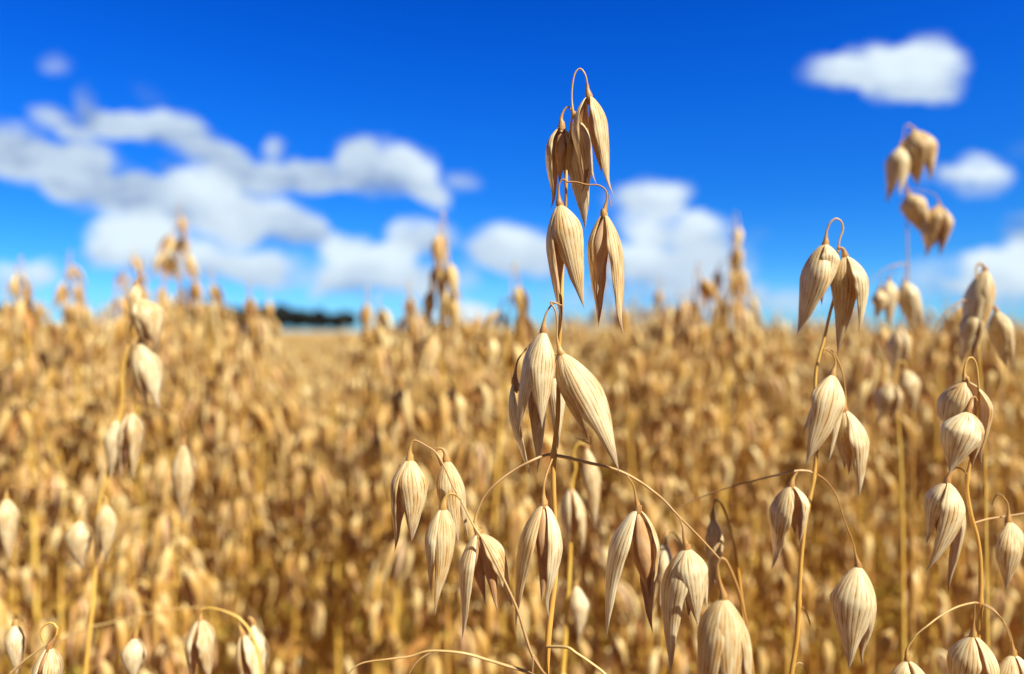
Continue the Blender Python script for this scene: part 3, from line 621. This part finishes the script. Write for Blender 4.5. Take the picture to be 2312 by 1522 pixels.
# plants whose tips stand out against the sky, one by one
SKY = [(968,478,.42,0,'tall blurred oat plant left of centre, its narrow head high over the cloud edge'),
 (1056,583,.40,1,'blurred short brown oat head against blue sky, just left of the central plant'),
 (425,456,.66,2,'tallest blurred oat plant on the left, its faint head overlapping the brightest cloud'),
 (92,566,.48,3,'bushy blurred oat head against the sky near the left edge'),
 (200,556,.62,4,'faint blurred slanting oat head, second from the left edge against the sky'),
 (298,545,.75,5,'faint thin oat head in front of the low white cloud on the left'),
 (478,603,.60,6,'blurred oat head right of the tall one on the left, over the bluish tree line'),
 (556,640,.62,0,'blurred bushy oat head at the left end of the open dark tree line'),
 (878,628,.55,1,'blurred rounded oat head at the right end of the open dark tree line'),
 (1112,680,.70,2,'low blurred brown oat head against the sky left of the central stem'),
 (1395,478,.85,3,'very faint oat head in front of the cloud right of the central plant'),
 (1616,468,.58,4,'tall blurred oat head right of the layered cloud, alone against blue'),
 (1576,580,.50,5,'blurred oat head below and left of the tall one right of the layered cloud'),
 (1470,650,.52,6,'blurred cream oat head low behind the hanging husk tips of the central plant'),
 (1715,662,.62,0,'blurred brown oat head low on the right, left of the looped pair'),
 (2143,592,.50,1,'small blurred oat head at the right, between the tall stem and the right edge'),
 (1965,690,.45,2,'blurred oat plant tucked close behind the looped pair on the right'),
 (270,620,.50,3,'blurred oat head behind the leaning left foreground plant'),
 (345,618,.52,4,'pale rounded oat head just right of the leaning left foreground plant'),
 (405,660,.60,2,'low blurred oat head under the tallest one on the left'),
 (1640,600,.72,6,'faint oat head under the tall one right of the layered cloud'),
 (40,640,.55,6,'low blurred oat head at the left edge of the photograph')]
SKY += [(1503,622,.70,1,'faint oat head midway between the layered cloud and the tall head right of it'),
 (1545,652,.56,3,'blurred brown oat head left of and below the tall right-of-centre head'),
 (1668,648,.52,5,'blurred oat head just right of and below the tall right-of-centre head'),
 (1345,690,.60,6,'low blurred oat head right beside the lowest hanging tips of the central plant'),
 (848,655,.60,4,'blurred oat head at the left foot of the mound right of the tree line'),
 (912,640,.52,6,'blurred pale oat head topping the mound right of the tree line'),
 (938,662,.66,2,'small blurred oat head left of the tall left-of-centre one'),
 (1005,688,.62,0,'low blurred oat head right of the tall left-of-centre one'),
 (1185,690,.75,5,'faint round oat head just left of the central stem at the skyline'),
 (1790,700,.66,4,'low blurred oat head immediately left of the looped right-hand pair'),
 (2095,662,.55,0,'low blurred oat head under the small one at the upper right'),
 (2300,700,.50,3,'blurred oat head low at the right edge of the photograph'),
 (520,628,.55,1,'blurred oat head midway along the left skyline, right of the bluish trees'),
 (448,650,.75,4,'small faint oat head under the tallest left one, to its right'),
 (310,645,.70,0,'small faint oat head directly behind the tip of the leaning left plant'),
 (150,650,.60,1,'low blurred oat head between the bushy and the slanting heads at left')]
for px_, py_, d_, v_, lab in SKY: at_px(px_, py_, d_, v_, d_ < .9, lab)

SKX = [-600, 0, 230, 262, 560, 600, 800, 832, 975, 1010, 1240, 1300, 1680, 1720, 1900, 1960, 2320, 3000]
SKYY = [660, 655, 668, 632, 640, 738, 742, 650, 655, 700, 705, 662, 655, 690, 690, 655, 690, 680]
def top_limit(d, px_):
    """highest offset of a tip above the lens that the photograph shows at that distance and direction"""
    near = np.interp(d, [.3, .45, .6, .75], [-.062, -.055, -.02, .2])
    gap = 700 - 160 - 60 * min(1, .4 / d) < px_ < 700 + 150 + 60 * min(1, .4 / d)
    return min(near, np.interp(d, [1.0, 1.5, 2.5, 5], [.085, .065, .028, .018]), ((748 - np.interp(px_, SKX, SKYY)) / F * d if not gap else -.022 - .01 / d))
HERO_X = ((-.0, 'left of the sharp central plant'), )
def zone(px_, d):
    cols = [(230, 'at the far left'), (480, 'under the leaning left plant'), (720, 'left of the middle'), (960, 'midway between the left and central plants'), (1160, 'close left of the central plant'), (1400, 'behind the central plant'),
            (1660, 'close right of the central plant'), (1900, 'behind the looped right-hand plant'), (2110, 'between the two right foreground plants'), (9999, 'at the far right')]
    rows = [(.42, 'largest golden blurred oat plant in the front row'), (.58, 'large golden blurred oat plant behind the front row'), (.78, 'mid-sized blurred oat plant in the field'), (1.0, 'small blurred oat plant deeper in the field'), (9, 'tiny blurred oat plant far back in the field')]
    return next(r[1] for r in rows if d < r[0]) + ' ' + next(c[1] for c in cols if px_ < c[0])
def tall(d, px_):
    if d < .7: return rng.gauss(np.interp(d, [.4, .7], [-.085, -.02]), .022)
    if rng.random() < .17: return top_limit(d, px_) - rng.uniform(-.004, .02)
    return min(top_limit(d, px_) - .01, 42 / F * d) - rng.expovariate(1 / (.022 + .018 * min(d, 2)))
RHO = 340.0
pts = []
dmin = .33; dmax = 1.16
tanh = .69 + .05
cell = 1 / math.sqrt(RHO)
iy = 0
y_ = dmin
while y_ < 5.2:
    x_ = -y_ * 1.25
    while x_ < y_ * 1.25:
        pts.append((x_ + (rng.random() - .5) * cell * .95, y_ + (rng.random() - .5) * cell * .95)); x_ += cell
    y_ += cell
ind = sorted([q for q in pts if abs(q[0]) < q[1] * tanh and q[1] > dmin and (q[1] > .6 or (q[0] * 7919) % 1 < .7)], key=lambda q: q[1])[:272]
dlast = ind[-1][1]
inds = set(ind); rest = [q for q in pts if q not in inds and not (abs(q[0]) < q[1] * tanh and q[1] < .6)]
for k, (x, y) in enumerate(ind):
    px_ = 1156 + F * x / y
    top = CAMZ + min(top_limit(y, px_), tall(y, px_))
    place_plant(x, y, top, rng.randrange(NV), rng.random() * 6.28, rng.gauss(0, .035), rng.gauss(0, .035), k < 100, zone(px_, y), G_BG)
print('individual plants', len(ALL), 'to', dlast)

# ------------------------------------------------------------------ the rest of the field: one mass
col = bpy.data.collections.new('oat_plant_kinds')          # source shapes, never linked to the scene
for v in range(NV):
    o = bpy.data.objects.new('oat_plant_kind', joined[v]); col.objects.link(o)
P_, RT, SCL, IX = [], [], [], []
def put(x, y, off, s_=1.0, v=None):
    P_.append((x, y, CAMZ + off - H0 * s_)); RT.append((rng.gauss(0, .04), rng.gauss(0, .04), rng.random() * 6.28)); SCL.append(s_); IX.append(rng.randrange(NV) if v is None else v)
for x, y in rest:
    if y < dmin: continue
    px_ = 1156 + F * x / y
    put(x, y, min(top_limit(y, px_), tall(y, px_)))
def scatter(r0, r1, a0, a1, dens, mu, sg):
    n = int(dens * (a1 - a0) / 2 * (r1 * r1 - r0 * r0))
    for _ in range(n):
        r_ = math.sqrt(rng.uniform(r0 * r0, r1 * r1)); a = rng.uniform(a0, a1); x = r_ * math.sin(a); y = r_ * math.cos(a)
        if abs(a) < math.pi / 3.5 and y < 5.2 and abs(x) < y * 1.25: continue
        px_ = 1156 + F * x / y if y > .1 else 9999
        off = min(rng.gauss(mu, sg), .05 if not 525 < px_ < 860 else -.012)
        put(x, y, off, 1.0)
scatter(5.0, 11, -.95, .95, 150, -.03, .025)
scatter(11, 26, -.85, .85, 34, -.045, .028)
scatter(26, 60, -.8, .8, 5, -.04, .025)
scatter(.55, 3, .95, 2 * math.pi - .95, 130, -.09, .03)     # around and behind the camera
me = bpy.data.meshes.new('oat_field'); me.from_pydata(P_, [], [])
for nm, ty, arr in (('rot', 'FLOAT_VECTOR', RT), ('scl', 'FLOAT', SCL), ('idx', 'INT', IX)):
    at_ = me.attributes.new(nm, ty, 'POINT'); at_.data.foreach_set('vector' if ty == 'FLOAT_VECTOR' else 'value', np.array(arr).ravel())
fo = link('oat_field', me); tag(fo, kind='stuff')
fo['label'] = 'dense mass of ripe golden oats filling the field to the horizon'
ng = bpy.data.node_groups.new('scatter_oats', 'GeometryNodeTree')
ng.interface.new_socket('Geometry', in_out='INPUT', socket_type='NodeSocketGeometry'); ng.interface.new_socket('Geometry', in_out='OUTPUT', socket_type='NodeSocketGeometry')
gi = ng.nodes.new('NodeGroupInput'); go = ng.nodes.new('NodeGroupOutput')
ip = ng.nodes.new('GeometryNodeInstanceOnPoints'); ci = ng.nodes.new('GeometryNodeCollectionInfo')
ci.inputs[0].default_value = col; ci.inputs[1].default_value = True; ci.inputs[2].default_value = True
def attr(nm, ty):
    a_ = ng.nodes.new('GeometryNodeInputNamedAttribute'); a_.data_type = ty; a_.inputs[0].default_value = nm; return a_.outputs[0]
ng.links.new(gi.outputs[0], ip.inputs['Points']); ng.links.new(ci.outputs[0], ip.inputs['Instance'])
ip.inputs['Pick Instance'].default_value = True
ng.links.new(attr('idx', 'INT'), ip.inputs['Instance Index'])
er = ng.nodes.new('FunctionNodeEulerToRotation'); ng.links.new(attr('rot', 'FLOAT_VECTOR'), er.inputs[0]); ng.links.new(er.outputs[0], ip.inputs['Rotation'])
ng.links.new(attr('scl', 'FLOAT'), ip.inputs['Scale']); ng.links.new(ip.outputs[0], go.inputs[0])
md = fo.modifiers.new('scatter', 'NODES'); md.node_group = ng
print('field instances', len(P_))

# far canopy: the top of the crop as a rough sheet, from where single plants can no longer be told apart
mb = MB()
ys = np.concatenate([np.linspace(9, 30, 60), np.linspace(31, 205, 90)]); us = np.linspace(-1.3, 1.3, 160)
gy, gu = np.meshgrid(ys, us, indexing='ij'); gx = gy * gu
gz = CAMZ - .125 + .018 * nr.randn(*gx.shape) + .01 * np.sin(gx * .7) * np.cos(gy * .5) + .02 * np.clip((gy - 9) / 20, 0, 1)
gz[0, :] = .45; gz[-1, :] = 0.0
mb.grid(np.stack([gx, gy, gz], -1), np.stack([gx, gy], -1))
tag(link('distant_crop', mb.mesh('distant_crop', [M_CAN])), kind='stuff')['label'] = 'far part of the oat field seen as one pale golden sheet'

# ------------------------------------------------------------------ trees along the horizon
def tree_meshes(seed, h):
    rs = np.random.RandomState(seed)
    tr = MB(); q = np.array([(0, 0, 0), (rs.randn() * .1, rs.randn() * .1, h * .3), (rs.randn() * .2, rs.randn() * .2, h * .62), (0, 0, h * .93)])
    tr.tube(spline(q, 9), np.linspace(.26, .05, 9), 7)
    for _ in range(7):
        z = h * rs.uniform(.3, .75); a = rs.rand() * 6.28; l = h * .22
        tr.tube([(0, 0, z), (math.cos(a) * l * .6, math.sin(a) * l * .6, z + l * .3), (math.cos(a) * l, math.sin(a) * l, z + l * .7)], [.09, .06, .02], 5)
    cr = MB(); n = 1500
    lob = [(rs.randn() * h * .10, rs.randn() * h * .10, h * rs.uniform(.35, .85), h * rs.uniform(.13, .22)) for _ in range(9)]
    c = []
    for _ in range(n):
        lx, ly, lz, lr = lob[rs.randint(9)]; d_ = rs.randn(3); d_ /= np.linalg.norm(d_); c.append(np.array((lx, ly, lz)) + d_ * lr * rs.rand() ** .4)
    for q_ in c:
        a, b = rs.randn(3), rs.randn(3); a /= np.linalg.norm(a); b = np.cross(a, b); b /= np.linalg.norm(b); s_ = h * rs.uniform(.018, .04)
        g_ = np.array([[q_ - a * s_ - b * s_, q_ + a * s_ - b * s_ * .6], [q_ - a * s_ * .6 + b * s_, q_ + a * s_ + b * s_]])
        cr.grid(g_, np.zeros((2, 2, 2)))
    return tr.mesh('trunk', [M_BARK]), cr.mesh('crown', [M_CROWN])
TR = [tree_meshes(5 + k, h) for k, h in enumerate((9, 10, 11))]
TH = (9, 10, 11)
tree_src = {}
def tree(px_, toppx, d, k, label):
    h = (HORY - toppx) / F * d + CAMZ; x = (px_ - 1156) / F * d
    if k not in tree_src:
        o = link('tree', None); link('trunk', TR[k][0], o); link('crown', TR[k][1], o); tree_src[k] = o
    else:
        s_ = tree_src[k]; o = s_.copy(); sc.collection.objects.link(o)
        for ch in list(s_.children):
            c = ch.copy(); sc.collection.objects.link(c); c.parent = o
    s_ = h / (TH[k] * .97); o.location = (x, d, 0); o.rotation_euler = (0, 0, rng.random() * 6.28); o.scale = (s_ * rng.uniform(1.0, 1.35), s_ * rng.uniform(1.0, 1.35), s_)
    tag(o, label, 'tree', 'dark trees along the horizon')
for k in range(15):
    tree(588 + k * 14.5 + rng.uniform(-4, 4), 690 + 14 * k / 15 + rng.uniform(-6, 8), 230 + rng.uniform(-15, 15), k % 3, 'small dark tree in the open tree line between the left and central plants')
for k in range(20):
    xx = 255 + k * 17; tree(xx + rng.uniform(-5, 5), np.interp(xx, [255, 330, 410, 520, 590], [712, 694, 684, 696, 716]) + rng.uniform(-8, 8), 225 + rng.uniform(-20, 20), k % 3, 'taller dark bluish tree in the clump behind the left-hand oats')
for k in range(5):
    tree(-60 + k * 22, 690 + rng.uniform(-5, 5), 240, k % 3, 'dark tree on the horizon at the left edge')
for k in range(6):
    tree(985 + k * 15, 726 + rng.uniform(-3, 4), 260, k % 3, 'tiny dark tree low on the horizon just left of the central stem')
